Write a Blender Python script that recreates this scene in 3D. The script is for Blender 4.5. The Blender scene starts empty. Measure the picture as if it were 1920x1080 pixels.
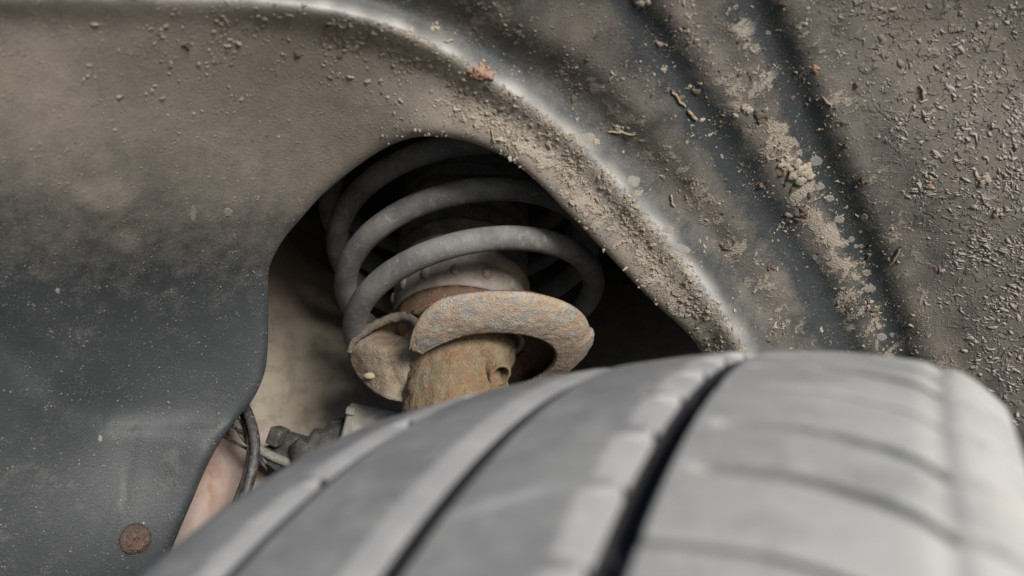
import bpy, bmesh, math, random
import numpy as np
from mathutils import Vector, Matrix, noise as mnoise

random.seed(7); rng = np.random.default_rng(7)
S = bpy.context.scene
COL = S.collection
R = math.radians

# ------------------------------------------------------------------ camera
CAM = np.array([0.0, 0.0, 0.622])
PITCH = R(2)
FW = np.array([0, math.cos(PITCH), math.sin(PITCH)])
UP = np.array([0, -math.sin(PITCH), math.cos(PITCH)])
RT = np.array([1.0, 0, 0])
F = 1600.0                                   # focal length in pixels of the 1920 wide photograph
cd = bpy.data.cameras.new('camera'); cam = bpy.data.objects.new('camera', cd); COL.objects.link(cam)
cam.location = CAM; cam.rotation_euler = (math.pi/2 + PITCH, 0, 0)
cd.sensor_width = 36; cd.lens = 30; cd.clip_start = 0.01; cd.clip_end = 500
cd.dof.use_dof = True; cd.dof.focus_distance = 0.47; cd.dof.aperture_fstop = 7.0; cd.dof.aperture_blades = 0
S.camera = cam

# ------------------------------------------------------------------ light
def wdir(x, y, z): return RT*x + UP*y + FW*z
L = wdir(0.44, 0.42, -0.79); L /= np.linalg.norm(L)     # towards the sun
elev = math.asin(L[2]); az = math.atan2(L[0], L[1])
W = bpy.data.worlds.new('World'); S.world = W; W.use_nodes = True
nt = W.node_tree; sky = nt.nodes.new('ShaderNodeTexSky'); sky.sky_type = 'NISHITA'
sky.sun_disc = False; sky.sun_elevation = elev; sky.sun_rotation = az; sky.air_density = 1.0; sky.dust_density = 0.6; sky.ozone_density = 2.0
bg = nt.nodes['Background']; bg.inputs['Strength'].default_value = 0.068
nt.links.new(sky.outputs[0], bg.inputs[0])
sd = bpy.data.lights.new('sun', 'SUN'); sd.energy = 3.5; sd.angle = R(20); sd.color = (1.0, 0.94, 0.87)
sun = bpy.data.objects.new('sun', sd); COL.objects.link(sun)
sun.rotation_euler = Vector(L).to_track_quat('Z', 'Y').to_euler()
S.view_settings.view_transform = 'Standard'; S.view_settings.look = 'None'
S.view_settings.exposure = 0.72; S.view_settings.gamma = 1.0

# ------------------------------------------------------------------ helpers
def c2w(P):
    P = np.asarray(P, float)
    return CAM + P[..., 0:1]*RT + P[..., 1:2]*UP + P[..., 2:3]*FW
def at(px, py, z):                           # a point of the place seen at a pixel, z metres into the view
    px = np.asarray(px, float); py = np.asarray(py, float); z = np.asarray(z, float)
    px, py, z = np.broadcast_arrays(px, py, z)
    return np.stack([(px-960)/F*z, (540-py)/F*z, z], -1)
def unit(v):
    v = np.asarray(v, float); return v/np.linalg.norm(v)

def mesh_obj(name, verts, faces, mat, parent=None, smooth=True, sharp=None):
    v = np.asarray(verts, float).reshape(-1, 3)
    if parent is not None:
        v = v - np.array(parent_world(parent))
    me = bpy.data.meshes.new(name)
    me.from_pydata(v.tolist(), [], [tuple(int(i) for i in f) for f in faces])
    me.update()
    if smooth: me.polygons.foreach_set('use_smooth', [True]*len(me.polygons))
    if sharp is not None: me.set_sharp_from_angle(angle=R(sharp))
    if mat: me.materials.append(mat)
    o = bpy.data.objects.new(name, me); COL.objects.link(o)
    if parent is not None: o.parent = parent
    return o
def parent_world(p):
    l = Vector((0, 0, 0))
    while p is not None:
        l += p.location; p = p.parent
    return l
def empty(name, loc_cam, label, cat, group=None):
    o = bpy.data.objects.new(name, None); COL.objects.link(o)
    o.location = c2w(np.array(loc_cam)); o.empty_display_size = 0.02
    return tag(o, label, cat, group)
def tag(o, label=None, cat=None, group=None, kind=None):
    if label: o['label'] = label
    if cat: o['category'] = cat
    if group: o['group'] = group
    if kind: o['kind'] = kind
    return o
def grid_faces(nu, nv, cu=False, cv=False, flip=False):
    f = []
    for i in range(nu if cu else nu-1):
        for j in range(nv if cv else nv-1):
            a = i*nv+j; b = ((i+1) % nu)*nv+j; c = ((i+1) % nu)*nv+(j+1) % nv; d = i*nv+(j+1) % nv
            f.append((a, d, c, b) if flip else (a, b, c, d))
    return f
def solidify(o, t, offset=-1):
    m = o.modifiers.new('thickness', 'SOLIDIFY'); m.thickness = t; m.offset = offset; return o
def smooth_path(P, n=12):
    P = np.asarray(P, float); Q = np.vstack([2*P[0]-P[1], P, 2*P[-1]-P[-2]]); out = []
    for i in range(1, len(Q)-2):
        for k in range(n):
            t = k/n
            out.append(.5*((2*Q[i]) + (-Q[i-1]+Q[i+1])*t + (2*Q[i-1]-5*Q[i]+4*Q[i+1]-Q[i+2])*t*t + (-Q[i-1]+3*Q[i]-3*Q[i+1]+Q[i+2])*t**3))
    out.append(Q[-2]); return np.array(out)
def tube_mesh(path, rad, nseg=14, cap=True):
    path = np.asarray(path, float); n = len(path)
    rad = np.broadcast_to(np.asarray(rad, float), (n,))
    T = np.gradient(path, axis=0); T /= np.linalg.norm(T, axis=1)[:, None]
    a = np.array([0, 0, 1.0]) if abs(T[0][2]) < .9 else np.array([1.0, 0, 0])
    N = a - T[0]*(a @ T[0]); N /= np.linalg.norm(N); vs = []
    for i in range(n):
        N = N - T[i]*(N @ T[i]); N /= np.linalg.norm(N); B = np.cross(T[i], N)
        for k in range(nseg):
            t = 2*math.pi*k/nseg; vs.append(path[i]+rad[i]*(math.cos(t)*N+math.sin(t)*B))
    f = grid_faces(n, nseg, False, True)
    if cap:
        f.append(tuple(range(nseg-1, -1, -1))); f.append(tuple((n-1)*nseg+k for k in range(nseg)))
    return np.array(vs), f
def lathe_cam(profile, org, axis, n=72, disp=None, t0=0, t1=2*math.pi):
    axis = unit(axis); e1 = np.array([1.0, 0, 0]); e1 = unit(e1-axis*(e1 @ axis)); e2 = np.cross(axis, e1)
    if e2[2] > 0: e2 = -e2
    closed = abs(t1-t0-2*math.pi) < 1e-6
    ts = np.linspace(t0, t1, n, endpoint=not closed); vs = []
    for t in ts:
        d = e1*math.cos(t)+e2*math.sin(t)
        for r, s in profile:
            p = org+axis*s+d*r
            if disp: p = p + d*disp(p, t, s)
            vs.append(p)
    return np.array(vs), grid_faces(n, len(profile), closed, False)
def nz(p, sc, oct=3): return mnoise.fractal(Vector(np.asarray(p)*sc), 0.7, 2.0, oct)
def bevel_box(size, bev, seg=3):
    bm = bmesh.new(); bmesh.ops.create_cube(bm, size=1.0)
    for v in bm.verts: v.co = Vector((v.co.x*size[0], v.co.y*size[1], v.co.z*size[2]))
    bmesh.ops.bevel(bm, geom=bm.edges[:], offset=bev, segments=seg, affect='EDGES', profile=.5)
    vs = np.array([v.co[:] for v in bm.verts]); bm.verts.index_update(); fs = [[v.index for v in f.verts] for f in bm.faces]; bm.free()
    return vs, fs
def rot(ax, a): return np.array(Matrix.Rotation(R(a), 3, ax))
def join_geo(parts):
    V = []; Fc = []; n = 0
    for v, f in parts:
        V.append(np.asarray(v)); Fc += [[i+n for i in q] for q in f]; n += len(v)
    return np.vstack(V), Fc
def poly_dist(px, py, poly):
    """signed distance to an open polyline (+ on its right side in picture sense) and parameter 0..1"""
    poly = np.asarray(poly, float); best = np.full(np.shape(px), 1e9); sg = np.zeros(np.shape(px)); par = np.zeros(np.shape(px))
    n = len(poly)-1
    for i in range(n):
        a = poly[i]; b = poly[i+1]; d = b-a; l2 = d @ d
        t = ((px-a[0])*d[0]+(py-a[1])*d[1])/l2
        tc = np.clip(t, 0 if i > 0 else -9, 1 if i < n-1 else 9)
        qx = px-(a[0]+tc*d[0]); qy = py-(a[1]+tc*d[1]); dd = np.hypot(qx, qy)
        m = dd < best; s = np.sign(d[1]*qx-d[0]*qy)
        best = np.where(m, dd, best); sg = np.where(m, s, sg); par = np.where(m, (i+np.clip(t, 0, 1))/n, par)
    return best*sg, par
def tps(ctrl):
    c = np.asarray(ctrl, float); X = c[:, :2]/1000; n = len(c)
    def U(r): return np.where(r > 0, r*r*np.log(r+1e-12), 0)
    K = U(np.linalg.norm(X[:, None]-X[None], axis=2))+np.eye(n)*2e-3
    Pm = np.c_[np.ones(n), X]; A = np.zeros((n+3, n+3)); A[:n, :n] = K; A[:n, n:] = Pm; A[n:, :n] = Pm.T
    w = np.linalg.solve(A, np.r_[c[:, 2], 0, 0, 0])
    def f(px, py):
        q = np.stack([np.ravel(px), np.ravel(py)], 1)/1000; out = np.empty(len(q))
        for i in range(0, len(q), 20000):
            qq = q[i:i+20000]; out[i:i+20000] = U(np.linalg.norm(qq[:, None]-X[None], axis=2)) @ w[:n]+w[n]+qq @ w[n+1:]
        return out.reshape(np.shape(px))
    return f
def sst(x, a, b):
    t = np.clip((x-a)/(b-a), 0, 1); return t*t*(3-2*t)
def gauss(x, s): return np.exp(-(x/s)**2)

# ------------------------------------------------------------------ materials
class NB:
    def __init__(s, name):
        s.m = bpy.data.materials.new(name); s.m.use_nodes = True; s.t = s.m.node_tree
        s.b = s.t.nodes['Principled BSDF']; s.co = s.t.nodes.new('ShaderNodeTexCoord').outputs['Object']
    def n(s, ty, **k):
        x = s.t.nodes.new(ty)
        for a, b in k.items(): setattr(x, a, b)
        return x
    def link(s, a, b): s.t.links.new(a, b)
    def val(s, sock, v):
        if hasattr(v, 'is_output'): s.link(v, sock)
        else: sock.default_value = v
    def noise(s, sc, det=4, rough=.55, dist=0, co=None):
        x = s.n('ShaderNodeTexNoise'); s.link(co or s.co, x.inputs['Vector'])
        x.inputs['Scale'].default_value = sc; x.inputs['Detail'].default_value = det; x.inputs['Roughness'].default_value = rough; x.inputs['Distortion'].default_value = dist
        return x.outputs['Fac']
    def voro(s, sc, feature='F1', rnd=1, co=None):
        x = s.n('ShaderNodeTexVoronoi', feature=feature); s.link(co or s.co, x.inputs['Vector']); x.inputs['Scale'].default_value = sc; x.inputs['Randomness'].default_value = rnd
        return x.outputs['Distance']
    def rng(s, v, a, b, c=0, d=1, smooth=True):
        x = s.n('ShaderNodeMapRange', interpolation_type='SMOOTHSTEP' if smooth else 'LINEAR'); s.val(x.inputs[0], v)
        for i, q in enumerate((a, b, c, d)): x.inputs[1+i].default_value = q
        return x.outputs[0]
    def math(s, op, a, b=0.0, clamp=False):
        x = s.n('ShaderNodeMath', operation=op, use_clamp=clamp); s.val(x.inputs[0], a); s.val(x.inputs[1], b); return x.outputs[0]
    def mix(s, f, a, b):
        x = s.n('ShaderNodeMix', data_type='RGBA'); s.val(x.inputs[0], f)
        for i, c in ((6, a), (7, b)):
            if isinstance(c, tuple): x.inputs[i].default_value = (*c, 1)
            else: s.link(c, x.inputs[i])
        return x.outputs[2]
    def attr(s, name): return s.n('ShaderNodeAttribute', attribute_name=name).outputs['Fac']
    def scaled(s, v, rotz=0):
        x = s.n('ShaderNodeMapping'); s.link(s.co, x.inputs[0]); x.inputs['Scale'].default_value = v; x.inputs['Rotation'].default_value = rotz if isinstance(rotz, tuple) else (0, 0, rotz); return x.outputs[0]
    def out(s, col, rough=.6, bump=None, dist=.001, spec=.5, strength=1.0, metal=0):
        s.val(s.b.inputs['Base Color'], (*col, 1) if isinstance(col, tuple) else col)
        s.val(s.b.inputs['Roughness'], rough); s.b.inputs['Specular IOR Level'].default_value = spec; s.b.inputs['Metallic'].default_value = metal
        if bump is not None:
            x = s.n('ShaderNodeBump'); x.inputs['Distance'].default_value = dist; x.inputs['Strength'].default_value = strength
            s.link(bump, x.inputs['Height']); s.link(x.outputs[0], s.b.inputs['Normal'])
        return s.m

def mat_liner():
    n = NB('liner_plastic')
    d = n.attr('dust')
    big = n.noise(22, 5, .6); mid = n.noise(130, 5, .65); fine = n.noise(900, 3, .6); vf = n.noise(2200, 2, .5)
    dm = n.math('ADD', d, n.math('MULTIPLY', n.math('SUBTRACT', big, .5), .4))
    dm = n.math('ADD', dm, n.math('MULTIPLY', n.math('SUBTRACT', mid, .5), .6))
    dm = n.math('ADD', dm, n.math('MULTIPLY', n.math('SUBTRACT', fine, .5), .5))
    dm = n.rng(dm, .13, 1.08, smooth=False)
    dustc = n.mix(n.noise(60, 4), (.205, .175, .145), (.30, .265, .225))
    plast = n.mix(mid, (.024, .0285, .031), (.039, .045, .0475))
    sh = n.attr('painted_sheen'); plast = n.mix(n.math('MULTIPLY', sh, .8), plast, (.37, .367, .358)); dustc = n.mix(n.math('MULTIPLY', n.attr('pale'), .8), dustc, (.47, .42, .355))  # sheen along the bead goes into the plastic colour
    c = n.mix(n.math('MULTIPLY', dm, .92), plast, dustc)
    cr = n.math('MULTIPLY', n.rng(n.math('ADD', n.noise(75, 6, .72, .3), n.math('MULTIPLY', n.attr('crust'), .16)), .585, .64), n.rng(n.attr('crust'), .05, .5))
    c = n.mix(n.math('MULTIPLY', cr, .7), c, n.mix(n.noise(400, 4, .7), (.24, .205, .165), (.46, .41, .345)))
    cs = n.attr('coarse'); rid = n.noise(170, 3, .55, .8, n.scaled((1, 1, 1))); wr = n.math('MULTIPLY', n.rng(rid, .52, .62), cs)
    c = n.mix(n.math('MULTIPLY', wr, .35), c, (.215, .195, .18))
    # pinhead mud specks
    v = n.voro(420); sel = n.noise(150, 3, .7); sp = n.math('MULTIPLY', n.rng(v, .16, .30, 1, 0), n.rng(sel, .51, .64))
    v2 = n.voro(1000); sp2 = n.math('MULTIPLY', n.rng(v2, .16, .34, 1, 0), n.rng(n.noise(90, 3, .7), .46, .60))
    spk = n.math('MAXIMUM', sp, n.math('MULTIPLY', sp2, .8))
    c = n.mix(n.math('MULTIPLY', spk, n.rng(d, .0, .5, .42, .6)), c, (.33, .30, .26))
    dk = n.math('MULTIPLY', n.rng(n.voro(260), .10, .2, 1, 0), n.rng(n.noise(70, 2), .56, .66))
    c = n.mix(n.math('MULTIPLY', dk, .6), c, (.03, .025, .02))
    h = n.math('ADD', n.math('MULTIPLY', mid, .15), n.math('MULTIPLY', fine, .28)); h = n.math('ADD', h, n.math('MULTIPLY', spk, .45)); h = n.math('ADD', h, n.math('MULTIPLY', vf, .1)); h = n.math('ADD', h, n.math('MULTIPLY', wr, 1.5)); h = n.math('ADD', h, n.math('MULTIPLY', cr, n.math('ADD', .5, n.math('MULTIPLY', fine, .8))))
    ro = n.math('SUBTRACT', n.rng(dm, 0, .9, .55, .92), n.math('MULTIPLY', sh, .04))
    return n.out(c, ro, h, .0008, .38)
def mat_mud(name, a, b):
    n = NB(name); f = n.noise(300, 4, .6); return n.out(n.mix(f, a, b), .95, n.noise(1500, 3), .0006, .2)
def mat_tyre():
    n = NB('dusty_rubber')
    big = n.noise(30, 4, .6); mid = n.noise(120, 4, .6); f = n.noise(1200, 3)
    blot = n.noise(70, 5, .7, .5); c = n.mix(n.rng(big, .3, .7), (.185, .182, .176), (.27, .265, .252)); c = n.mix(n.math('MULTIPLY', n.rng(mid, .5, .75), .4), c, (.37, .362, .34))
    dp = n.attr('deep'); c = n.mix(dp, c, (.05, .05, .05)); c = n.mix(n.math('MULTIPLY', n.attr('dusty'), n.rng(n.noise(45, 4), .25, .6, .55, 1)), c, (.385, .378, .352)); c = n.mix(n.math('MULTIPLY', n.rng(blot, .48, .70), .32), c, (.125, .125, .123)); c = n.mix(n.math('MULTIPLY', n.rng(n.noise(160, 4, .7), .56, .68), .22), c, (.5, .49, .46)); a = n.attr('wear_and_light'); c = n.mix(n.math('MULTIPLY', a, .65), c, (.47, .465, .455))  # paler shoulder and chamfer tints: daylight painted into the rubber colour
    return n.out(c, .62, n.math('ADD', n.math('MULTIPLY', mid, .4), n.math('MULTIPLY', f, .3)), .0005, .5)
def mat_groove():
    n = NB('groove_rubber'); return n.out(n.mix(n.noise(200), (.012, .012, .014), (.03, .03, .032)), .8, None)
def mat_spring():
    n = NB('dusty_spring_paint')
    big = n.noise(45, 4, .6); mid = n.noise(250, 4, .65); f = n.noise(1400, 3)
    c = n.mix(n.rng(big, .3, .7), (.075, .075, .076), (.15, .146, .14)); c = n.mix(n.math('MULTIPLY', n.rng(mid, .52, .72), .55), c, (.21, .20, .185))
    sp = n.math('MULTIPLY', n.rng(n.voro(700), .14, .26, 1, 0), n.rng(n.noise(160, 3, .7), .5, .6)); c = n.mix(n.math('MULTIPLY', sp, .8), c, (.42, .40, .37))
    dk = n.math('MULTIPLY', n.rng(n.voro(300), .06, .12, 1, 0), n.rng(n.noise(90), .55, .62)); c = n.mix(dk, c, (.02, .02, .02))
    ru = n.math('MULTIPLY', n.rng(n.noise(170, 5, .7), .62, .68), .7); c = n.mix(ru, c, (.15, .105, .075)); sc_ = n.rng(n.noise(110, 5, .75, 1.2), .62, .67); c = n.mix(n.math('MULTIPLY', sc_, .55), c, (.27, .262, .25))
    h = n.math('ADD', n.math('MULTIPLY', mid, .3), n.math('ADD', n.math('MULTIPLY', f, .25), n.math('MULTIPLY', sp, .6)))
    return n.out(c, .72, h, .0007, .4)
def mat_rust(name, base, rusty, paint, paint_amt, dusty):
    n = NB(name)
    big = n.noise(55, 5, .65, .4); mid = n.noise(210, 5, .7); f = n.noise(1100, 4, .6)
    c = n.mix(n.rng(big, .38, .62), base, rusty)
    p = n.math('MULTIPLY', n.rng(n.noise(85, 4, .65), .53, .60), paint_amt); c = n.mix(p, c, paint)
    c = n.mix(n.math('MULTIPLY', n.rng(mid, .45, .72), .55), c, dusty)
    sp = n.math('MULTIPLY', n.rng(n.voro(650), .18, .3, 1, 0), n.rng(mid, .48, .58)); c = n.mix(n.math('MULTIPLY', sp, .55), c, (.50, .44, .37))
    dk = n.rng(n.noise(330, 5, .75), .54, .70); c = n.mix(n.math('MULTIPLY', dk, .6), c, (.05, .035, .025))
    h = n.math('ADD', n.math('MULTIPLY', mid, .7), n.math('ADD', n.math('MULTIPLY', f, .7), n.math('MULTIPLY', sp, .4)))
    return n.out(c, .9, h, .0014, .25)
def mat_panel():
    n = NB('body_panel_paint')
    big = n.noise(14, 4, .6); mid = n.noise(90, 5, .65); f = n.noise(900, 3)
    c = n.mix(n.rng(big, .35, .65), (.185, .17, .13), (.205, .168, .15)); c = n.mix(n.math('MULTIPLY', n.rng(mid, .42, .66), .65), c, (.11, .095, .072))
    c = n.mix(n.attr('pink'), c, (.30, .232, .205))
    c = n.mix(n.math('MULTIPLY', n.attr('rust'), n.rng(mid, .35, .6)), c, (.20, .095, .045))
    dk = n.math('MULTIPLY', n.rng(n.voro(160), .06, .13, 1, 0), n.rng(n.noise(60), .52, .62)); c = n.mix(n.math('MULTIPLY', dk, .6), c, (.07, .055, .04))
    return n.out(c, .7, n.math('ADD', n.math('MULTIPLY', mid, .5), n.math('MULTIPLY', f, .2)), .0008, .3)
def mat_plain(name, a, b, rough=.7, sc=200, spec=.4, specks=0.0):
    n = NB(name); mid = n.noise(sc, 4, .6); c = n.mix(n.rng(mid, .35, .65), a, b)
    if specks:
        sp = n.math('MULTIPLY', n.rng(n.voro(600), .15, .28, 1, 0), n.rng(n.noise(150, 3), .46, .58)); c = n.mix(n.math('MULTIPLY', sp, specks), c, (.5, .48, .44))
    return n.out(c, rough, n.math('ADD', mid, n.math('MULTIPLY', n.noise(1200, 3), .3)), .0006, spec)

M = dict(
    liner=mat_liner(), tyre=mat_tyre(), groove=mat_groove(), spring=mat_spring(), panel=mat_panel(),
    perch=mat_rust('rusty_seat_metal', (.30, .255, .205), (.285, .205, .145), (.21, .225, .23), .7, (.40, .36, .305)),
    tube=mat_rust('rusty_tube_metal', (.175, .137, .088), (.175, .11, .062), (.15, .145, .10), .5, (.24, .195, .13)),
    lobe=mat_rust('muddy_seat_metal', (.20, .165, .12), (.165, .12, .085), (.21, .195, .165), .5, (.27, .23, .175)),
    darklobe=mat_rust('dark_seat_edge', (.10, .09, .075), (.13, .105, .08), (.09, .09, .085), .5, (.17, .145, .115)),
    darkrust=mat_rust('dark_rust', (.10, .065, .045), (.12, .06, .04), (.08, .07, .06), .3, (.15, .11, .08)),
    boot=mat_plain('dusty_boot_rubber', (.135, .118, .103), (.19, .168, .15), .85, 90, .3, .25),
    bellows=mat_plain('dark_bellows_rubber', (.05, .048, .046), (.09, .085, .08), .75, 90, .4, .2),
    cable=mat_plain('black_hose_rubber', (.022, .022, .022), (.06, .058, .054), .55, 250, .5, .35),
    greycable=mat_plain('grey_sleeve', (.12, .12, .105), (.18, .175, .15), .7, 250, .4, .2),
    connector=mat_plain('dark_connector_plastic', (.03, .03, .028), (.06, .058, .05), .6, 150, .4, .15),
    bracket=mat_plain('dusty_bracket_metal', (.20, .19, .165), (.27, .255, .225), .75, 150, .4, .5),
    mudpale=mat_mud('pale_dried_mud', (.24, .205, .165), (.36, .315, .26)),
    mudred=mat_mud('reddish_dried_mud', (.23, .145, .105), (.33, .22, .165)),
    muddark=mat_mud('dark_dried_mud', (.08, .065, .05), (.17, .14, .11)),
    splat=mat_mud('thin_mud_film', (.165, .152, .138), (.24, .222, .2)),
    straw=mat_mud('straw', (.25, .205, .14), (.34, .285, .20)),
    clip=mat_rust('dirty_clip_plastic', (.065, .048, .042), (.09, .06, .05), (.08, .07, .065), .3, (.13, .10, .085)),
    ground=mat_plain('asphalt', (.09, .088, .085), (.14, .137, .13), .9, 40, .3),
)

# ------------------------------------------------------------------ ground under the wheel
g = mesh_obj('ground', [(-40, -40, 0), (40, -40, 0), (40, 40, 0), (-40, 40, 0)], [(0, 1, 2, 3)], M['ground'], smooth=False)
tag(g, 'grey asphalt ground under the wheel', kind='structure')

# ------------------------------------------------------------------ wheel arch liner
HOLE = [(255, 1190), (290, 1110), (330, 1010), (360, 940), (385, 880), (412, 830), (445, 785), (470, 755), (488, 722), (498, 690), (502, 650), (503, 600), (503, 555), (504, 510), (512, 485), (525, 460), (540, 438), (560, 415), (580, 392), (600, 370), (625, 347), (650, 327), (675, 308), (700, 291), (725, 276), (750, 265), (775, 258), (800, 256), (825, 257), (850, 260), (875, 265), (900, 273), (930, 286), (960, 303), (985, 322), (1010, 344), (1035, 369), (1060, 396), (1085, 420), (1110, 447), (1140, 478), (1170, 510), (1205, 547), (1240, 580), (1265, 602), (1285, 622), (1310, 652), (1350, 720), (1400, 820), (1440, 920)]
RIDGE = [(-300, 30), (0, -6), (250, -2), (450, 4), (560, 12), (640, 24), (700, 40), (760, 62), (810, 86), (850, 105), (900, 137), (950, 168), (1000, 200), (1050, 238), (1100, 282), (1150, 336), (1200, 393), (1250, 450), (1300, 515), (1345, 578), (1385, 640), (1420, 705), (1460, 800)]
V1 = [(1080, -200), (1130, -100), (1195, 30), (1260, 125), (1325, 225), (1390, 320), (1440, 400), (1485, 460), (1530, 530), (1570, 612), (1610, 720)]
V2 = [(1340, -200), (1380, -100), (1425, 30), (1470, 130), (1520, 245), (1570, 360), (1615, 470), (1650, 570), (1690, 680), (1730, 780)]
CREASE = [(-300, 470), (-100, 580), (0, 650), (60, 722), (120, 772), (200, 798), (300, 800), (400, 797), (450, 785)]
LC = [(0, 0, .31), (0, 250, .345), (0, 500, .385), (0, 700, .41), (0, 1080, .425), (120, 700, .422), (200, 600, .43), (200, 790, .447), (250, 1010, .446), (350, 800, .462), (380, 850, .46), (310, 1050, .452),
      (500, 600, .467), (500, 720, .472), (505, 500, .455), (600, 370, .433), (700, 285, .415), (250, 250, .37), (250, 420, .402), (450, 250, .395), (450, 5, .342), (450, 420, .428), (250, 60, .335), (-400, 200, .29), (-400, 700, .37), (-300, 1300, .42), (100, 1300, .45), (250, 1200, .452), (0, -300, .265), (450, -300, .30),
      (640, 120, .378), (800, 256, .402), (850, 200, .397), (960, 303, .407), (1110, 447, .431), (1240, 580, .456), (1310, 652, .478), (1400, 820, .52),
      (700, 40, .366), (810, 86, .378), (900, 137, .39), (1000, 200, .402), (1100, 282, .418), (1250, 450, .442), (1385, 640, .471), (1460, 800, .505),
      (900, 0, .365), (900, -250, .315), (1200, 40, .378), (1200, 250, .41), (1300, -250, .33), (1400, 100, .392), (1400, 450, .452), (1500, 600, .482), (1600, 250, .42), (1600, 700, .505), (1650, 50, .39), (1900, 100, .396), (1900, 400, .435), (1900, 750, .50), (2300, 100, .38), (2300, 500, .43), (2300, 900, .52), (1800, -250, .335), (1700, 950, .56)]
_base = tps(LC)
def liner_fields(px, py):
    n, par = poly_dist(px, py, RIDGE); n1, p1 = poly_dist(px, py, V1); n2, p2 = poly_dist(px, py, V2); nc, pc = poly_dist(px, py, CREASE)
    return n, n1, n2, nc
def liner_depth(px, py):
    px = np.asarray(px, float); py = np.asarray(py, float)
    n, n1, n2, nc = liner_fields(px, py)
    d = _base(px, py)
    fx = sst(px, 350, 700)
    d = d - .0078*np.where(n < 0, gauss(n, 34), gauss(n, 20))*(.3+.7*fx)     # rolled bead
    d = d + .006*gauss(n-62, 42)*(px > 300)                                   # hollow outside it
    d = d + .0030*gauss(n1, 34) - .001*gauss(n1-62, 30)
    d = d + .0034*gauss(n2, 34) - .001*gauss(n2-58, 30)
    d = d + .005*np.where(nc > 0, 1/(1+np.exp(-np.clip((nc-4)/14, -30, 30))), 1/(1+np.exp(-np.clip((nc-4)/9, -30, 30))))*np.exp(-np.maximum(nc, 0)/170)*sst(-px, -500, -380)*sst(py, 560, 700)
    d = d - .0007*gauss(poly_dist(px, py, [(252, 815), (235, 900), (205, 1000)])[0], 16)*(py > 805)
    for bx, by, br, ba in ((100, 350, 160, .003), (330, 520, 150, -.003), (180, 200, 180, -.002), (1000, 60, 90, .002), (1780, 300, 150, .002), (290, 890, 70, -.002)):
        d = d - ba*np.exp(-((px-bx)**2+(py-by)**2)/br**2)
    return d
def hole_shift(p): return p
hp = smooth_path(np.array(HOLE, float), 7)
ctrl_h = np.linspace(0, 1, len(hp))
# each point of the cut-out is paired with a point on the outer rim of the sheet
def idx(pt): return int(np.argmin(np.hypot(hp[:, 0]-pt[0], hp[:, 1]-pt[1])))
pairs = [((255, 1190), (-500, 1320)), ((412, 830), (-520, 820)), ((503, 600), (-520, 330)), ((560, 415), (-450, -120)), ((650, 327), (-50, -290)), ((800, 256), (560, -300)), ((960, 303), (1350, -300)), ((1060, 396), (1900, -280)), ((1170, 510), (2350, -60)), ((1310, 652), (2400, 560)), ((1440, 920), (2300, 1050))]
ii = [idx(a) for a, b in pairs]; ii[0] = 0; ii[-1] = len(hp)-1
ox = np.interp(np.arange(len(hp)), ii, [b[0] for a, b in pairs]); oy = np.interp(np.arange(len(hp)), ii, [b[1] for a, b in pairs])
NT = 230; tt = np.linspace(0, 1, NT)**1.25
PX = hp[:, None, 0]*(1-tt)+ox[:, None]*tt; PY = hp[:, None, 1]*(1-tt)+oy[:, None]*tt
D = liner_depth(PX, PY)
hd = np.hypot(PX-hp[:, None, 0], PY-hp[:, None, 1])
D = D + .004*np.exp(-hd/9.0)                                     # the cut edge curls back a little
Pl = at(PX, PY, D)
liner = empty('wheel_arch_liner', Pl[60, 0], 'dusty black moulded wheel arch liner with a rolled bead around an arched cut-out', 'wheel arch liner')
sheet = mesh_obj('liner_sheet', c2w(Pl), grid_faces(len(hp), NT), M['liner'], liner)
n, n1, n2, nc = liner_fields(PX, PY)
w1 = np.array([mnoise.noise(Vector((x/160, y/90, 0))) for x, y in zip(PX.ravel(), PY.ravel())]).reshape(PX.shape)
w2 = np.array([mnoise.noise(Vector((x/45, y/45, 5))) for x, y in zip(PX.ravel(), PY.ravel())]).reshape(PX.shape)
lim = 270+.12*np.clip(PX, 0, 700)+30*w1
panel_d = 1.0-.95*sst(PY, lim-170, lim+330)
panel_d = np.maximum(panel_d, .95*sst(PX, 760, 900))
panel_d = np.where(PY > 790, panel_d+.02, panel_d)
panel_d = panel_d*(1-.55*sst(-PX+300, 0, 500)*sst(PY, 100, 0)*.6)
band_d = .46+.32*w1+.25*w2
band_d = band_d*(1-.6*gauss(n-34, 34))
band_d = band_d-.6*gauss(n1+2, 36)-.65*gauss(n2, 36)+.22*gauss(n1-66, 36)+.15*gauss(n2-80, 60)+.15*gauss(n1+110, 50)
band_d = np.maximum(band_d, .78*sst(n2, 60, 200)+.15*w2*sst(n2, 60, 200))
for sx, sy, rx, ry, am in ((200, 365, 62, 30, .32), (235, 452, 30, 24, .25), (150, 640, 50, 30, .12), (330, 620, 40, 60, .10), (60, 900, 60, 40, .10), (320, 880, 30, 50, .12), (230, 930, 9, 70, .2)):
    panel_d = panel_d+am*np.exp(-(((PX-sx)/rx)**2+((PY-sy)/ry)**2)**2)
dust = np.where(n < 0, panel_d, band_d)
k = sst(n, -16, 12); dust = panel_d*(1-k)+band_d*k
dust = dust*(1-.55*gauss(n-9, 14))
painted_sheen = gauss(n-4, 17)*(.75+.7*w2)  # bead highlight painted as a paler streak, broken up by noise
pale = np.maximum(gauss(n+22, 32)*sst(PX, 420, 640), 0)*(.8+.6*w2)
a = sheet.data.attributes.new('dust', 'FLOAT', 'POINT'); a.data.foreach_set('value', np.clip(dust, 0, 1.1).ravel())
crust = np.where(n < 8, 1.0*gauss(n+24, 30)*sst(PX, 600, 780)+.45*gauss(n+70, 50)*sst(PX, 700, 900), .5*gauss(n-95, 30)+.42*gauss(n1-64, 30)+.55*gauss(n2+50, 30)+.4*gauss(n2-66, 45))
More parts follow.
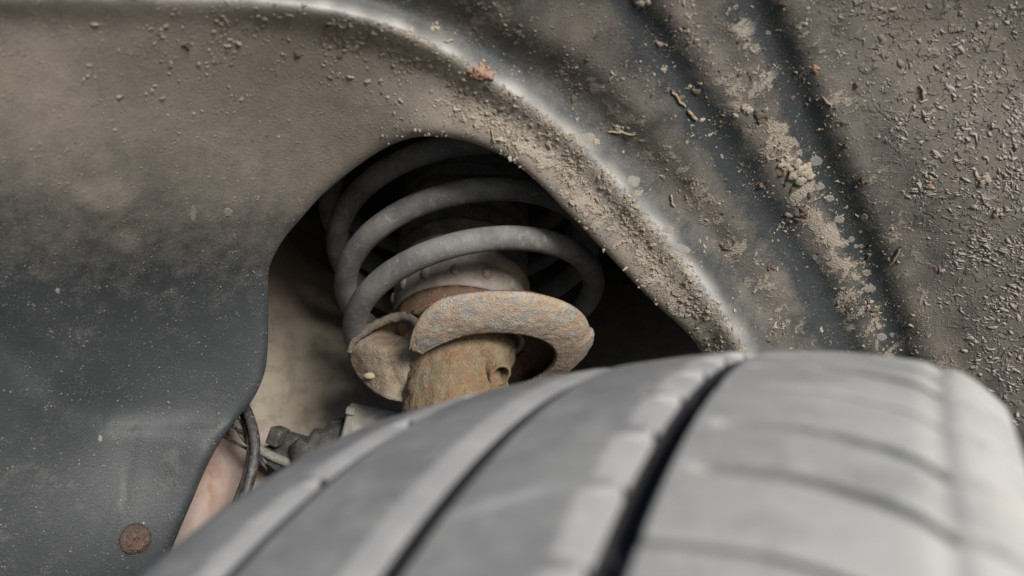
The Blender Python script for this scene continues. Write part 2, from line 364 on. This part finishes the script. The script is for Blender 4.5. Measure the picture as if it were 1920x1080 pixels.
for nm, arr in (('crust', crust), ('painted_sheen', painted_sheen), ('pale', pale), ('coarse', sst(n2, 60, 240))):
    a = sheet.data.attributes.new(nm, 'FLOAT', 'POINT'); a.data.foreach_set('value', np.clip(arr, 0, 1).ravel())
solidify(sheet, .0022)

def liner_pt(px, py, off=0.0):
    px = np.asarray(px, float); py = np.asarray(py, float); e = 1.5
    p = at(px, py, liner_depth(px, py)); a = at(px+e, py, liner_depth(px+e, py))-p; b = at(px, py+e, liner_depth(px, py+e))-p
    nn = np.cross(a, b); nn /= np.linalg.norm(nn, axis=-1, keepdims=True)
    nn = np.where((nn*p).sum(-1, keepdims=True) > 0, -nn, nn)
    return p+nn*off, nn, a/np.linalg.norm(a, axis=-1, keepdims=True)

# icosahedron for crumbs
bm = bmesh.new(); bmesh.ops.create_icosphere(bm, subdivisions=1, radius=1); ICO = np.array([v.co[:] for v in bm.verts]); bm.verts.index_update(); ICF = np.array([[v.index for v in f.verts] for f in bm.faces]); bm.free()
bm = bmesh.new(); bmesh.ops.create_icosphere(bm, subdivisions=2, radius=1); ICO2 = np.array([v.co[:] for v in bm.verts]); bm.verts.index_update(); ICF2 = np.array([[v.index for v in f.verts] for f in bm.faces]); bm.free()
def crumbs(px, py, size, elong=1.0, dirang=None, flat=.55, jit=.35):
    N = len(px); p, nn, a = liner_pt(px, py); b = np.cross(nn, a)
    ang = rng.uniform(0, 2*np.pi, N) if dirang is None else dirang+rng.normal(0, .35, N)
    ca, sa = np.cos(ang)[:, None], np.sin(ang)[:, None]; a2 = a*ca+b*sa; b2 = -a*sa+b*ca
    el = np.broadcast_to(elong, (N,))
    V = ICO[None]*(1+rng.normal(0, jit, (N, 12, 1)).clip(-.7, .9))
    X = V[..., 0]*(size*el)[:, None]; Y = V[..., 1]*size[:, None]; Z = (V[..., 2]*flat+.15)*size[:, None]
    Y = Y + (X*X)/(size*el)[:, None]*rng.normal(0, .4, (N, 1))
    P = p[:, None]+a2[:, None]*X[..., None]+b2[:, None]*Y[..., None]+nn[:, None]*Z[..., None]
    Fc = (ICF[None]+(np.arange(N)*12)[:, None, None]).reshape(-1, 3)
    return P.reshape(-1, 3), Fc
def sample(N, dens, box):
    out = np.zeros((0, 2))
    while len(out) < N:
        q = np.stack([rng.uniform(box[0], box[2], 40000), rng.uniform(box[1], box[3], 40000)], 1)
        cl = np.array([mnoise.noise(Vector((x/55, y/55, 9))) for x, y in q[:12000]]); q = q[:12000]
        keep = rng.random(len(q)) < np.clip(dens(q[:, 0], q[:, 1])*(.12+2.6*np.maximum(cl, 0)), 0, 1)
        out = np.vstack([out, q[keep]])
    return out[:N]
def outside_hole(x, y):
    inside = np.zeros(len(x), bool); H = np.array(HOLE+[(1440, 1400), (255, 1400)], float); j = len(H)-1
    for i in range(len(H)):
        xi, yi = H[i]; xj, yj = H[j]
        c = ((yi > y) != (yj > y)) & (x < (xj-xi)*(y-yi)/(yj-yi+1e-9)+xi); inside ^= c; j = i
    return ~inside
def d_strip(x, y):
    n, n1, n2, nc = liner_fields(x, y)
    return (1.0*gauss(n+26, 22)*sst(x, 560, 760)+.35*gauss(n+60, 50)*sst(x, 250, 500)+.12*(n < -10)*sst(x, 600, 900)+.05*(n < -10)*(y < 260))*outside_hole(x, y)
def d_band(x, y):
    n, n1, n2, nc = liner_fields(x, y)
    return np.where(n > 20, .9*gauss(n-95, 28)*.55+.75*gauss(n1-70, 30)+.35*gauss(n1-30, 25)+.6*gauss(n2+45, 30)+.35*gauss(n2-60, 40)+.10, 0)*(n2 < 150)
def d_far(x, y):
    n, n1, n2, nc = liner_fields(x, y); return np.where(n2 > 60, sst(n2, 60, 260)*(.25+.75*sst(y, 60, 300)), 0)
q = sample(4800, d_strip, (150, 0, 1420, 660)); z = liner_depth(q[:, 0], q[:, 1])
v, f = crumbs(q[:, 0], q[:, 1], rng.gamma(1.3, .85, len(q)).clip(.55, 6.5)/F*z, rng.uniform(1, 1.9, len(q)))
tag(mesh_obj('mud_crumbs', c2w(v), f, M['mudpale'], liner, smooth=False), kind='stuff')
q = sample(5200, d_band, (850, 0, 1920, 760)); z = liner_depth(q[:, 0], q[:, 1])
v, f = crumbs(q[:, 0], q[:, 1], rng.gamma(1.0, .7, len(q)).clip(.45, 5)/F*z, rng.uniform(1, 2.0, len(q)))
tag(mesh_obj('mud_crumbs', c2w(v), f, M['mudpale'], liner, smooth=False), kind='stuff')
q = sample(5200, d_far, (1480, 0, 2000, 800)); z = liner_depth(q[:, 0], q[:, 1])
v, f = crumbs(q[:, 0], q[:, 1], rng.gamma(1.3, .72, len(q)).clip(.45, 3.8)/F*z, rng.uniform(1.0, 3.6, len(q)), dirang=.6, flat=.22, jit=.5)
tag(mesh_obj('mud_flakes', c2w(v), f, mat_mud('grey_mud_flakes', (.25, .222, .205), (.37, .335, .31)), liner), kind='stuff')
q = sample(500, lambda x, y: d_strip(x, y)*.4+d_band(x, y)*.5, (300, 0, 1700, 700)); z = liner_depth(q[:, 0], q[:, 1])
v, f = crumbs(q[:, 0], q[:, 1], rng.gamma(1.6, 1.2, len(q)).clip(.8, 7)/F*z, rng.uniform(1, 1.6, len(q)))
tag(mesh_obj('dark_mud_crumbs', c2w(v), f, M['muddark'], liner, smooth=False), kind='stuff')

def clump(px, py, r, mat, nl=7, flat=.4, el=1.0, ang=0.0):
    parts = []; z = float(liner_depth(px, py)); ri = r/F*z; seed = random.random()*50
    nl = nl*3
    for i in range(nl):
        a = random.uniform(0, 6.28); d = random.random()**.7*r*.75 if i else 0
        dx, dy = math.cos(a)*d*el, math.sin(a)*d; x = px+dx*math.cos(ang)-dy*math.sin(ang); y = py+dx*math.sin(ang)+dy*math.cos(ang)
        p, nn, t = liner_pt(np.array(x), np.array(y)); b = np.cross(nn, t); s = ri*random.choice((.12, .16, .22, .3, .38))
        V = []
        for c in ICO2:
            k = 1+.55*nz(c*1.3+seed+i*3, 1.0); V.append(p+(t*c[0]+b*c[1])*s*k+nn*((c[2]*flat+.2)*s*k))
        parts.append((np.array(V), ICF2.tolist()))
    v, f = join_geo(parts); return mesh_obj('mud_clump', c2w(v), f, mat, liner)
for a in ((905, 137, 24, M['mudred'], 10), (884, 140, 13, M['mudred'], 6), (1205, 4, 22, M['mudpale'], 6), (1502, 322, 26, M['mudpale'], 14), (1470, 305, 18, M['mudpale'], 9), (1425, 216, 20, M['muddark'], 8), (1400, 205, 13, M['mudpale'], 6),
          (1528, 128, 11, M['mudred'], 6), (1505, 402, 15, M['muddark'], 9), (1447, 500, 10, M['muddark'], 5), (1620, 340, 12, M['muddark'], 6), (1740, 348, 10, M['mudred'], 4), (1845, 338, 16, M['mudpale'], 6), (1875, 400, 14, M['mudpale'], 5),
          (1252, 168, 9, M['muddark'], 4), (1100, 112, 10, M['muddark'], 4), (975, 62, 10, M['mudpale'], 4), (893, 58, 9, M['muddark'], 4), (815, 50, 11, M['mudpale'], 4), (482, 370, 6, M['mudpale'], 3), (725, 256, 4, M['mudred'], 3), (893, 238, 7, M['mudpale'], 4), (1160, 245, 13, M['mudpale'], 8), (1245, 128, 9, M['mudpale'], 5), (1118, 268, 9, M['mudpale'], 6)):
    clump(*a)
def twig(x0, y0, x1, y1, w):
    k = np.linspace(0, 1, 7); x = x0+(x1-x0)*k+rng.normal(0, 1.2, 7); y = y0+(y1-y0)*k+rng.normal(0, 1.2, 7)
    z = float(liner_depth(x0, y0)); p, nn, t = liner_pt(x, y, w/F*z*.8)
    v, f = tube_mesh(p, w*.8/F*z*np.array([.5, .9, 1, .8, 1, .9, .5]), 7); return mesh_obj('twig', c2w(v), f, M['straw'], liner)
for t in ((1258, 168, 1284, 200, 3.5), (1288, 208, 1306, 224, 4.2), (1256, 365, 1262, 386, 3.2), (1195, 252, 1140, 246, 3), (1080, 252, 1066, 262, 2.2), (1725, 160, 1732, 185, 3), (920, 240, 928, 268, 2.2), (1690, 460, 1672, 492, 3), (1560, 200, 1540, 180, 2.5), (850, 76, 830, 80, 3)): twig(*t)
def splat(px, py, rx, ry, ang=0.0):
    seed = random.random()*40; nr, na = 6, 22; X = [px]; Y = [py]; O = [1.0]
    for i in range(1, nr+1):
        for k in range(na):
            t = 2*math.pi*k/na; rr = (i/nr)*(1+.28*mnoise.noise(Vector((math.cos(t)*1.6+seed, math.sin(t)*1.6, 0)))+.12*mnoise.noise(Vector((math.cos(t)*5+seed, math.sin(t)*5, 3))))
            dx, dy = rx*rr*math.cos(t), ry*rr*math.sin(t); X.append(px+dx*math.cos(ang)-dy*math.sin(ang)); Y.append(py+dx*math.sin(ang)+dy*math.cos(ang)); O.append(1 if i < nr else -.6)
    p, nn, t = liner_pt(np.array(X), np.array(Y)); p = p+nn*(np.array(O)*.00022)[:, None]
    f = [(0, 1+k, 1+(k+1) % na) for k in range(na)]
    for i in range(nr-1):
        for k in range(na): a = 1+i*na+k; b = 1+i*na+(k+1) % na; f.append((a, a+na, b+na, b))
    return mesh_obj('mud_splat', c2w(p), f, M['splat'], liner)
for s in ((1103, 258, 15, 10), (1188, 340, 14, 11, .4), (1197, 362, 9, 7), (1253, 430, 11, 8), (1281, 467, 16, 9, .2), (1530, 303, 12, 10), (1537, 350, 10, 8), (1556, 372, 9, 7), (1574, 412, 10, 8), (1620, 407, 8, 7), (1597, 449, 6, 6), (1605, 462, 5, 4), (1614, 462, 5, 4), (1527, 483, 5, 6), (1625, 512, 9, 7), (1630, 541, 12, 9), (1653, 632, 10, 8), (1613, 435, 4, 3),
          (362, 402, 6, 17), (427, 398, 9, 8), (108, 545, 5, 5), (1672, 628, 5, 5), (188, 822, 4, 7), (1440, 62, 6, 5)): splat(*s)

# push fastener on the lower flange
pc, nn, tx = liner_pt(np.array(253.), np.array(1011.)); bt = np.cross(nn, tx)
clip = mesh_obj('push_clip', c2w(pc+lathe_cam([(.0, .0022), (.004, .0023), (.0066, .0019), (.0078, .0008), (.0079, -.0012)], np.zeros(3), nn, 36, lambda p, t, s: .0005*nz(p, 400))[0]),
                lathe_cam([(0, 0)]*5, np.zeros(3), nn, 36)[1], M['clip'], liner)
v, f = lathe_cam([(0, .0016), (.0008, .0017), (.0014, .0031), (.0026, .0034), (.0036, .0030), (.0043, .0033), (.0048, .0026), (.005, .0012)], pc+tx*.0008, nn, 32, lambda p, t, s: .0016*nz(p, 420))
mesh_obj('clip_pin', c2w(v), f, mat_rust('clip_pin_dirt', (.075, .052, .045), (.10, .062, .05), (.06, .055, .05), .3, (.14, .105, .09)), clip)
v, f = lathe_cam([(.0079, -.001), (.0082, .0004), (.0086, .0005), (.0088, -.001)], pc-tx*.0004, nn, 36, lambda p, t, s: .0003*nz(p, 300)); mesh_obj('clip_gap_shade', c2w(v), f, M['cable'], clip)  # dark ring in place of the shaded gap around the clip head
clump(268, 982, 5, M['mudpale'], 2)

# ------------------------------------------------------------------ body panel behind
ring = []
for x, y in zip(ox[::25], oy[::25]): ring.append((x, y, float(liner_depth(x, y))+.004))
PC = [(520, 500, .60), (560, 600, .605), (540, 740, .585), (650, 765, .575), (450, 800, .56), (400, 900, .53), (340, 1000, .505), (700, 580, .65), (900, 300, .80), (1100, 400, .82), (1250, 600, .66), (1310, 660, .61), (1180, 690, .61), (900, 700, .66), (650, 350, .74), (1300, 800, .66), (700, 900, .58), (1000, 900, .62), (250, 700, .53), (100, 900, .47), (300, 300, .52), (1500, 500, .62), (800, 60, .52), (1200, 150, .56), (700, 1300, .6), (1300, 1250, .64), (100, 500, .45), (1800, 500, .52), (1750, 900, .62)]+ring
_pd = tps(PC)
gx, gy = np.meshgrid(np.linspace(-520, 2400, 170), np.linspace(-300, 1400, 110), indexing='ij')
pd = _pd(gx, gy); ld = liner_depth(gx, gy); pd = np.maximum(pd, ld+.004)
pd = pd - .006*gauss(poly_dist(gx, gy, [(405, 760), (395, 860), (375, 1000)])[0], 22)
pan = mesh_obj('wheelhouse_panel', c2w(at(gx, gy, pd)), grid_faces(170, 110, flip=True), M['panel'])
tag(pan, 'beige and pinkish painted inner wheelhouse panel behind the spring', kind='structure')
r_ = np.exp(-(((gx-392)/22)**2+((gy-900)/45)**2)); pk = np.exp(-(((gx-400)/90)**2+((gy-930)/110)**2))+.5*np.exp(-(((gx-560)/45)**2+((gy-540)/70)**2))
for nm, arr in (('rust', r_*.8), ('pink', pk*.9)):
    a = pan.data.attributes.new(nm, 'FLOAT', 'POINT'); a.data.foreach_set('value', np.clip(arr, 0, 1).ravel())
v, f = tube_mesh(smooth_path(at([1150, 1230, 1300, 1380], [684, 646, 612, 575], [.655, .66, .66, .655]), 8), .0007, 7)
tag(mesh_obj('thin_wire', c2w(v), f, M['greycable']), 'thin pale wire across the dark opening right of the rusty spring seat', 'wire')

# ------------------------------------------------------------------ spring
C0 = np.array([-.0205, -.0209, .5000]); SA, SB = .5632, -.1753
su = np.array([math.sin(SB)*math.cos(SA), math.cos(SA)*math.cos(SB), math.sin(SA)]); su = unit(su)
e1 = unit(np.array([1.0, 0, 0])-su*su[0]); e2 = np.cross(su, e1); e2 = -e2 if e2[2] > 0 else e2
ph = np.linspace(-.30, 4.3, 560); ang = np.pi-2*np.pi*ph
Rr = .0707+.0037*ph; hgt = .0305*ph
path = C0+Rr[:, None]*(np.cos(ang)[:, None]*e1+np.sin(ang)[:, None]*e2)+su*hgt[:, None]
rad = np.full(len(ph), .0066); rad[:6] = np.linspace(.0045, .0066, 6)
v, f = tube_mesh(path, rad, 20)
v = np.array([p+unit(p-path[i//20])*.00012*nz(p, 260) for i, p in enumerate(v)])
sp = mesh_obj('coil_spring', c2w(v), f, M['spring'])
tag(sp, 'thick dusty grey steel coil spring around the strut in the cut-out', 'coil spring')

# ------------------------------------------------------------------ strut
ud = unit((.016, .845, .534)); OD = np.array([-.0303, .0032, .516])
strut = empty('strut', OD-ud*.12, 'rusty brown suspension strut tube with a curved spring seat behind the tyre', 'strut')
prof = [(.0, .1), (.026, .1), (.0275, -.02), (.0285, -.04), (.0325, -.0445), (.0335, -.0475), (.032, -.052), (.0295, -.058), (.0285, -.066), (.0284, -.0735), (.0296, -.0755), (.0297, -.0785), (.0284, -.081), (.0282, -.09), (.028, -.11), (.028, -.2), (0, -.2)]
pf = []
for (r0, s0), (r1, s1) in zip(prof, prof[1:]):
    m = max(1, int(math.hypot(r1-r0, s1-s0)/.0018)) if -.13 < s0 < .0 else 1
    pf += [(r0+(r1-r0)*k/m, s0+(s1-s0)*k/m) for k in range(m)]
pf.append(prof[-1])
BOSS = at(930, 668, .462); BOSS2 = at(925, 690, .460)
v, f = lathe_cam(pf, OD, ud, 120, lambda p, t, s: (.0012*nz(p, 110)+.0007*nz(p, 420)+.0045*math.exp(-((p-BOSS) @ (p-BOSS))/.010**2)+.003*math.exp(-((p-BOSS2) @ (p-BOSS2))/.009**2)) if s < -.03 else 0)
mesh_obj('damper_tube', c2w(v), f, M['tube'], strut)
v, f = lathe_cam([(.027, -.024), (.0372, -.0255), (.038, -.030), (.0372, -.036), (.034, -.042), (.029, -.046)], OD, ud, 80, lambda p, t, s: .0008*nz(p, 200))
mesh_obj('damper_cap', c2w(v), f, M['darkrust'], strut)
# seat band, a stamped trough seen from below
SC = C0+su*-.0244
def band_pt(t, k):   # t angle, k 0..1 from inner to outer edge
    c0 = (.0405, -.0055); c1 = (.0640, .0058); r = c0[0]+(c1[0]-c0[0])*k; s = c0[1]+(c1[1]-c0[1])*k
    b = .0034*(1-(2*k-1)**2); r += b*.55; s -= b*.85
    return r, s
th = np.radians(np.linspace(138, -105, 150)); ks = np.linspace(0, 1, 26); V = []
for i, t in enumerate(th):
    deg = math.degrees(t); tip = np.clip((138-deg)/34, 0, 1); wdt = .32+.68*math.sin(tip*math.pi/2)
    for k in ks:
        kk = .12+(k-.12)*wdt
        r, s = band_pt(t, kk); r += .0012*math.sin(t*3+1); s -= .0022*(1-tip)
        if k > .93: s += .0012
        if deg < 9: r += .0022*k*min(1, (9-deg)/2.5)
        r -= .0016*sst(np.array(k), .9, 1.0)
        d = math.cos(t)*e1+math.sin(t)*e2; p = SC+d*r+su*s; p = p+(d*.5-su*.7)*(.0005*nz(p, 110)+.00045*nz(p, 480)+.0003*nz(p, 1000)); V.append(p)
band = mesh_obj('spring_seat', c2w(V), grid_faces(150, 26), M['perch'], strut)
solidify(band, .0028, -1)
V = []; rr = np.linspace(.026, .060, 14)
for t in np.radians(np.linspace(126, -110, 90)):
    for r in rr:
        d = math.cos(t)*e1+math.sin(t)*e2; p = SC+d*r+su*(.0075+.0006*nz((r*90, t*3, 1), 1)); V.append(p)
solidify(mesh_obj('seat_plate', c2w(V), grid_faces(90, 14), M['darkrust'], strut), .002, 0)
# left lobe of the seat
RIM = [(657, 655, .487), (671, 634, .489), (695, 616, .490), (725, 603, .490), (757, 594, .487), (777, 603, .479), (787, 625, .470), (786, 645, .472), (790, 680, .470), (785, 720, .468), (770, 752, .47), (728, 748, .468), (696, 729, .477), (673, 706, .484), (659, 681, .487)]
rim = smooth_path(np.array(RIM+RIM[:1], float), 6)[:-1]; cx, cy, cz = 722, 672, .472; V = [at(cx, cy, cz)]; nr = 16
for i in range(1, nr+1):
    k = i/nr
    for x, y, z in rim:
        X = cx+(x-cx)*k; Y = cy+(y-cy)*k; Z = cz+(z-cz)*k**1.8
        Z += .017*math.exp(-(((X-738)/36)**2+((Y-626)/15)**2)) - .002*math.exp(-(((X-700)/45)**2+((Y-650)/14)**2))
        p = at(X, Y, Z); p[2] += .0007*nz(p, 150)+.0006*nz(p, 420); V.append(p)
m = len(rim); f = [(0, 1+(k+1) % m, 1+k) for k in range(m)]
for i in range(nr-1):
    for k in range(m): a_ = 1+i*m+k; b_ = 1+i*m+(k+1) % m; f.append((a_, b_, b_+m, a_+m))
lobe = mesh_obj('seat_lobe', c2w(V), f, M['lobe'], strut); solidify(lobe, .002, 0)
lip = smooth_path(at([655, 664, 690, 720, 750, 772, 786, 786], [662, 640, 617, 602, 594, 598, 616, 636], [.482, .483, .483, .483, .481, .475, .467, .462]), 8)
v, f = tube_mesh(lip, np.interp(np.arange(len(lip)), [0, 12, len(lip)-8, len(lip)-1], [.0014, .0026, .0030, .0016]), 10); v = np.array([p+np.array([0, 1, 0])*.0009*nz(p, 300) for p in v]); mesh_obj('seat_lip', c2w(v), f, M['darklobe'], strut)
v = at(693, 705, .4735)+ICO2*np.array([.0034, .0019, .0016])*np.array([1+.25*nz(c, 1.5) for c in ICO2])[:, None]
tag(mesh_obj('pebble', c2w(v), ICF2, M['straw']), 'tiny pale pebble lodged on the left lobe of the rusty spring seat', 'pebble')
# hose bracket eye
pa = at(922, 684, .463); pb = at(938, 705, .4545); axs = unit(pb-pa); ln = np.linalg.norm(pb-pa)
prof = [(.011, -.008), (.0094, -.001), (.0078, .003), (.0068, ln*.6), (.0064, ln*.85), (.0067, ln-.0008), (.0064, ln), (.0054, ln), (.0051, ln-.0008), (.005, ln*.5), (.0045, .002), (0, .002)]
v, f = lathe_cam(prof, pa, axs, 44, lambda p, t, s: .0007*nz(p, 260)); mesh_obj('bracket_eye', c2w(v), f, M['tube'], strut)

# ------------------------------------------------------------------ dust boot
boot = empty('dust_boot', OD, 'dusty grey rubber dust boot with studded collar inside the coil spring', 'dust boot')
v, f = lathe_cam([(.033, -.012), (.0355, -.024), (.037, -.0262), (.0388, -.0262), (.0394, -.0250), (.0398, -.0125), (.0392, -.0108), (.0385, -.0095), (.0388, -.0075), (.0405, -.0062), (.0412, -.0035), (.0405, -.001), (.0385, .0005), (.0375, .002)], OD, ud, 96)
collar = mesh_obj('boot_collar', c2w(v), f, M['boot'], boot)
be1 = unit(np.array([1.0, 0, 0])-ud*ud[0]); be2 = np.cross(ud, be1); be2 = -be2 if be2[2] > 0 else be2
for k in range(14):
    t = R(14+k*360/14); d = math.cos(t)*be1+math.sin(t)*be2; tn = np.cross(ud, d)
    p = OD+ud*-.0165+d*.0393; v = np.array([p+tn*c[0]*.0030+ud*c[1]*.0042+d*c[2]*.0023 for c in ICO2]); mesh_obj('stud', c2w(v), ICF2, M['boot'], collar)
bp = [(.0375, .002)]
for k in range(11):
    s0 = .004+k*.0105
    for j in range(6):
        q_ = j/6; bp.append((.0375+.0028*math.cos((q_-.35)*2*math.pi), s0+q_*.0105))
v, f = lathe_cam(bp, OD, ud, 80); mesh_obj('bellows', c2w(v), f, M['bellows'], boot)

# ------------------------------------------------------------------ hoses, connector and bracket at the lower left
def hose(name, pts, r, mat, label, cat, group=None):
    p = smooth_path(at(*np.array(pts, float).T), 10); v, f = tube_mesh(p, r, 14)
    return tag(mesh_obj(name, c2w(v), f, mat), label, cat, group)
hose('brake_hose', [(430, 700, .55), (452, 745, .53), (470, 790, .515), (478, 830, .507), (474, 875, .50), (462, 920, .495), (440, 980, .49), (420, 1040, .49)], .0031, M['cable'], 'thick black brake hose curving down beside the liner flange', 'hose')
hose('brake_pipe', [(400, 740, .545), (425, 768, .535), (443, 790, .528), (462, 822, .522), (490, 845, .52), (525, 862, .518), (560, 872, .518)], .0028, M['greycable'], 'grey sleeved pipe running behind the black hose into the connector', 'pipe')
hose('sensor_cable', [(395, 760, .535), (420, 782, .53), (440, 800, .525), (465, 822, .52), (500, 870, .52)], .0014, M['cable'], 'thin black cable crossing just behind the black hose, the upper of two', 'cable')
hose('sensor_cable', [(395, 806, .53), (420, 818, .528), (445, 832, .522), (475, 850, .515), (500, 880, .51)], .0009, M['cable'], 'very thin black cable low behind the black hose', 'cable')
hose('sensor_cable', [(430, 740, .545), (450, 770, .53), (462, 800, .52), (468, 840, .51), (460, 890, .505), (438, 950, .50)], .0018, M['cable'], 'black cable running along the left of the thick hose', 'cable')
con = empty('connector', at(545, 850, .52), 'dark plastic plug connector beside the grey pipe end', 'connector')
def boxpart(name, parent, px, py, z, size, bev, mat, rx=0, ry=0, rz=0):
    v, f = bevel_box(size, bev); Rm = rot('Z', rz) @ rot('Y', ry) @ rot('X', rx); return mesh_obj(name, c2w(v @ Rm.T+at(px, py, z)), f, mat, parent)
boxpart('plug_body', con, 552, 838, .53, (.022, .016, .02), .002, M['connector'], 10, 20, -12)
boxpart('plug_latch', con, 521, 818, .52, (.008, .011, .012), .0012, M['connector'], 0, 15, -20)
boxpart('plug_shell', con, 515, 858, .525, (.016, .009, .012), .0015, M['connector'], 0, 10, -35)
v, f = lathe_cam([(0, -.02), (.013, -.02), (.0165, -.012), (.014, -.008), (.0175, -.002), (.015, .003), (.0185, .009), (.016, .02), (0, .02)], at(615, 850, .525), (.9, .35, .2), 40)
tag(mesh_obj('rubber_boot', c2w(v), f, M['connector']), 'dark ribbed rubber boot half hidden behind the tyre left of the bracket', 'rubber boot')
br = empty('bracket', at(700, 850, .515), 'dusty grey metal bracket block standing behind the tyre under the strut', 'bracket')
boxpart('bracket_block', br, 700, 845, .512, (.035, .05, .03), .0035, M['bracket'], 14, 16, -9)
boxpart('bracket_tab', br, 661, 772, .508, (.006, .005, .008), .0012, M['bracket'], 14, 16, -9)

# ------------------------------------------------------------------ tyre
TC = np.array([.0809, -.3247, .2407]); ta, tb = -.4794, .1824
tu = np.array([math.cos(ta)*math.cos(tb), math.sin(tb), math.sin(ta)*math.cos(tb)])
tv = np.array([0, 1.0, 0])-tu*tu[1]; tv = unit(tv); tn = np.cross(tu, tv)
KW = np.array([-.104, -.095, -.08, -.05, -.025, 0, .025, .05, .065, .08, .09, .098, .104]); KR = np.array([.2818, .2919, .3002, .3033, .3051, .3053, .3050, .3022, .2997, .2955, .2926, .2880, .2778])
_ww = np.linspace(KW[0], KW[-1], 209); _yy = np.interp(_ww, KW, KR); _k = np.hanning(25); _k /= _k.sum(); _yy = np.convolve(np.pad(_yy, 12, mode='reflect', reflect_type='odd'), _k, 'valid')
def trad(w): return np.interp(w, _ww, _yy)
def tpt(w, deg, h=0.0):
    w = np.asarray(w, float); t = np.radians(np.asarray(deg, float)); w, t, h = np.broadcast_arrays(w, t, h)
    r = trad(w)+h; return TC+w[..., None]*tu+(np.cos(t)*r)[..., None]*tv+(np.sin(t)*r)[..., None]*tn
tyre = empty('tyre', TC-tv*.306, 'dusty light grey road tyre with worn tread filling the foreground', 'tyre')
GA, GB, GC = .0404, -.0033, -.0479; DEP = .0085
wl = [-.085, -.1, -.107, -.1085, -.106]; rl = [.2, .212, .235, .258, .272]
cw = np.concatenate([wl, np.linspace(-.1035, .1035, 60), -np.array(wl)[::-1]]); cr = np.concatenate([rl, trad(np.linspace(-.1035, .1035, 60))-DEP, np.array(rl)[::-1]])
na = 240; A_ = np.radians(np.arange(na)*360/na)
V = TC+cw[None, :, None]*tu+(np.cos(A_)[:, None]*cr)[..., None]*tv+(np.sin(A_)[:, None]*cr)[..., None]*tn
mesh_obj('carcass', c2w(V), grid_faces(na, len(cw), True, False), M['groove'], tyre)
def g_slant(w): return np.interp(w, [.044, .056, .065, .0725, .08, .086, .0905, .096, .104], [0, .1, .2, .5, .95, 1.5, 1.95, 1.85, 1.4])
def add_attr(o, arr):
    a = o.data.attributes.new('wear_and_light', 'FLOAT', 'POINT'); a.data.foreach_set('value', np.asarray(arr, float).ravel())
def rib(w0, w1, chw, chd, notch_p, notch_o, notch_w, left_ch=.0012):
    nA = 1440; degs = np.arange(nA)*360/nA; m = 12; V = np.zeros((nA, m+5, 3)); wr = np.zeros((nA, m+5))
    ph_ = ((degs-notch_o) % notch_p); inn = ph_ < notch_w if notch_p < 300 else np.zeros(nA, bool)
    c = np.where(inn, .0008, chw); d = np.where(inn, .0006, chd)
    if notch_p < 300: c = c*(1+.25*(ph_/notch_p-.5)); 
    top1 = w1-c
    cols = [(np.full(nA, w0), np.full(nA, -DEP-.001)), (np.full(nA, w0), np.full(nA, -left_ch)), (np.full(nA, w0+left_ch), np.zeros(nA))]
    for j in range(1, m): cols.append((w0+left_ch+(top1-w0-left_ch)*j/m, np.zeros(nA)))
    cols += [(top1, np.zeros(nA)), (np.full(nA, w1), -d), (np.full(nA, w1), np.full(nA, -DEP-.001))]
    for j, (w, h) in enumerate(cols): V[:, j] = tpt(w, degs, h)
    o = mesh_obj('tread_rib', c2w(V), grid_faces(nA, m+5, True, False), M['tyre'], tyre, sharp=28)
    wr[:, m+2:m+4] = .5  # chamfers tinted paler, sky reflection put into their colour
    for j, (w, h) in enumerate(cols):
        wr[:, j] += .9*np.exp(-((w-.0095-(degs-339.1)*.01)/.004)**2-((degs-339.6)/.9)**2)
    add_attr(o, wr.clip(0, 1)); o.data.materials.append(M['groove'])
    mi = np.zeros((nA, m+4), int); mi[:, 0] = 1; mi[:, -1] = 1; o.data.polygons.foreach_set('material_index', mi.ravel()); return o
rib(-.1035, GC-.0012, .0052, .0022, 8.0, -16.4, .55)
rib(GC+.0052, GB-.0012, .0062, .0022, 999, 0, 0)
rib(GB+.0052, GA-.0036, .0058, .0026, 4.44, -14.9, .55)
# outer shoulder: 28 blocks parted by slanted cuts, each with two shorter sipes
P0 = -22.55; PITCHB = 360/28
def block(k):
    lo = [-.0]; base = P0+k*PITCHB
    u_ = np.unique(np.concatenate([np.linspace(.27, PITCHB-.27, 34), [4.45+d for d in (-.36, -.27, .27, .36)], [8.25+d for d in (-.36, -.27, .27, .36)]]))
    u_ = np.concatenate([[u_[0]], u_, [u_[-1]]]); wv = np.concatenate([[GA+.0036, GA+.0036], np.linspace(GA+.0044, .1035, 56), [.1035]])
    U_, W_ = np.meshgrid(u_, wv, indexing='ij'); H = np.zeros(U_.shape)
    for c_, st in ((4.45, .0500), (8.25, .0500)):
        H -= .0045*(np.abs(U_-c_) < .28)*sst(W_, st-.003, st+.006)*(1-.6*sst(W_, .094, .102))
    H -= .0013*gauss(W_-.0897, .0024)
    H -= .0006*(np.abs(U_-.35) < .15)
    H[:, 1] -= .0006
    H[0] = -DEP-.001; H[-1] = -DEP-.001; H[:, 0] = -DEP-.001; H[:, -1] -= .004
    V = tpt(W_, base+U_-g_slant(W_), H)
    o = mesh_obj('tread_block', c2w(V), grid_faces(len(u_), len(wv)), M['tyre'], tyre, sharp=35); add_attr(o, .25*sst(W_, .088, .1)); a = o.data.attributes.new('deep', 'FLOAT', 'POINT'); a.data.foreach_set('value', np.clip((-H-.0004)/.0035, 0, 1).ravel()); a = o.data.attributes.new('dusty', 'FLOAT', 'POINT'); a.data.foreach_set('value', (.55+.45*sst(W_, .05, .1)).ravel()); return o  # blocks paler towards the outer edge, sunlight painted in over the dust
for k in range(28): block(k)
v = tpt(np.linspace(.0095, .0195, 9), np.linspace(-20.9, -19.9, 9), .0001)
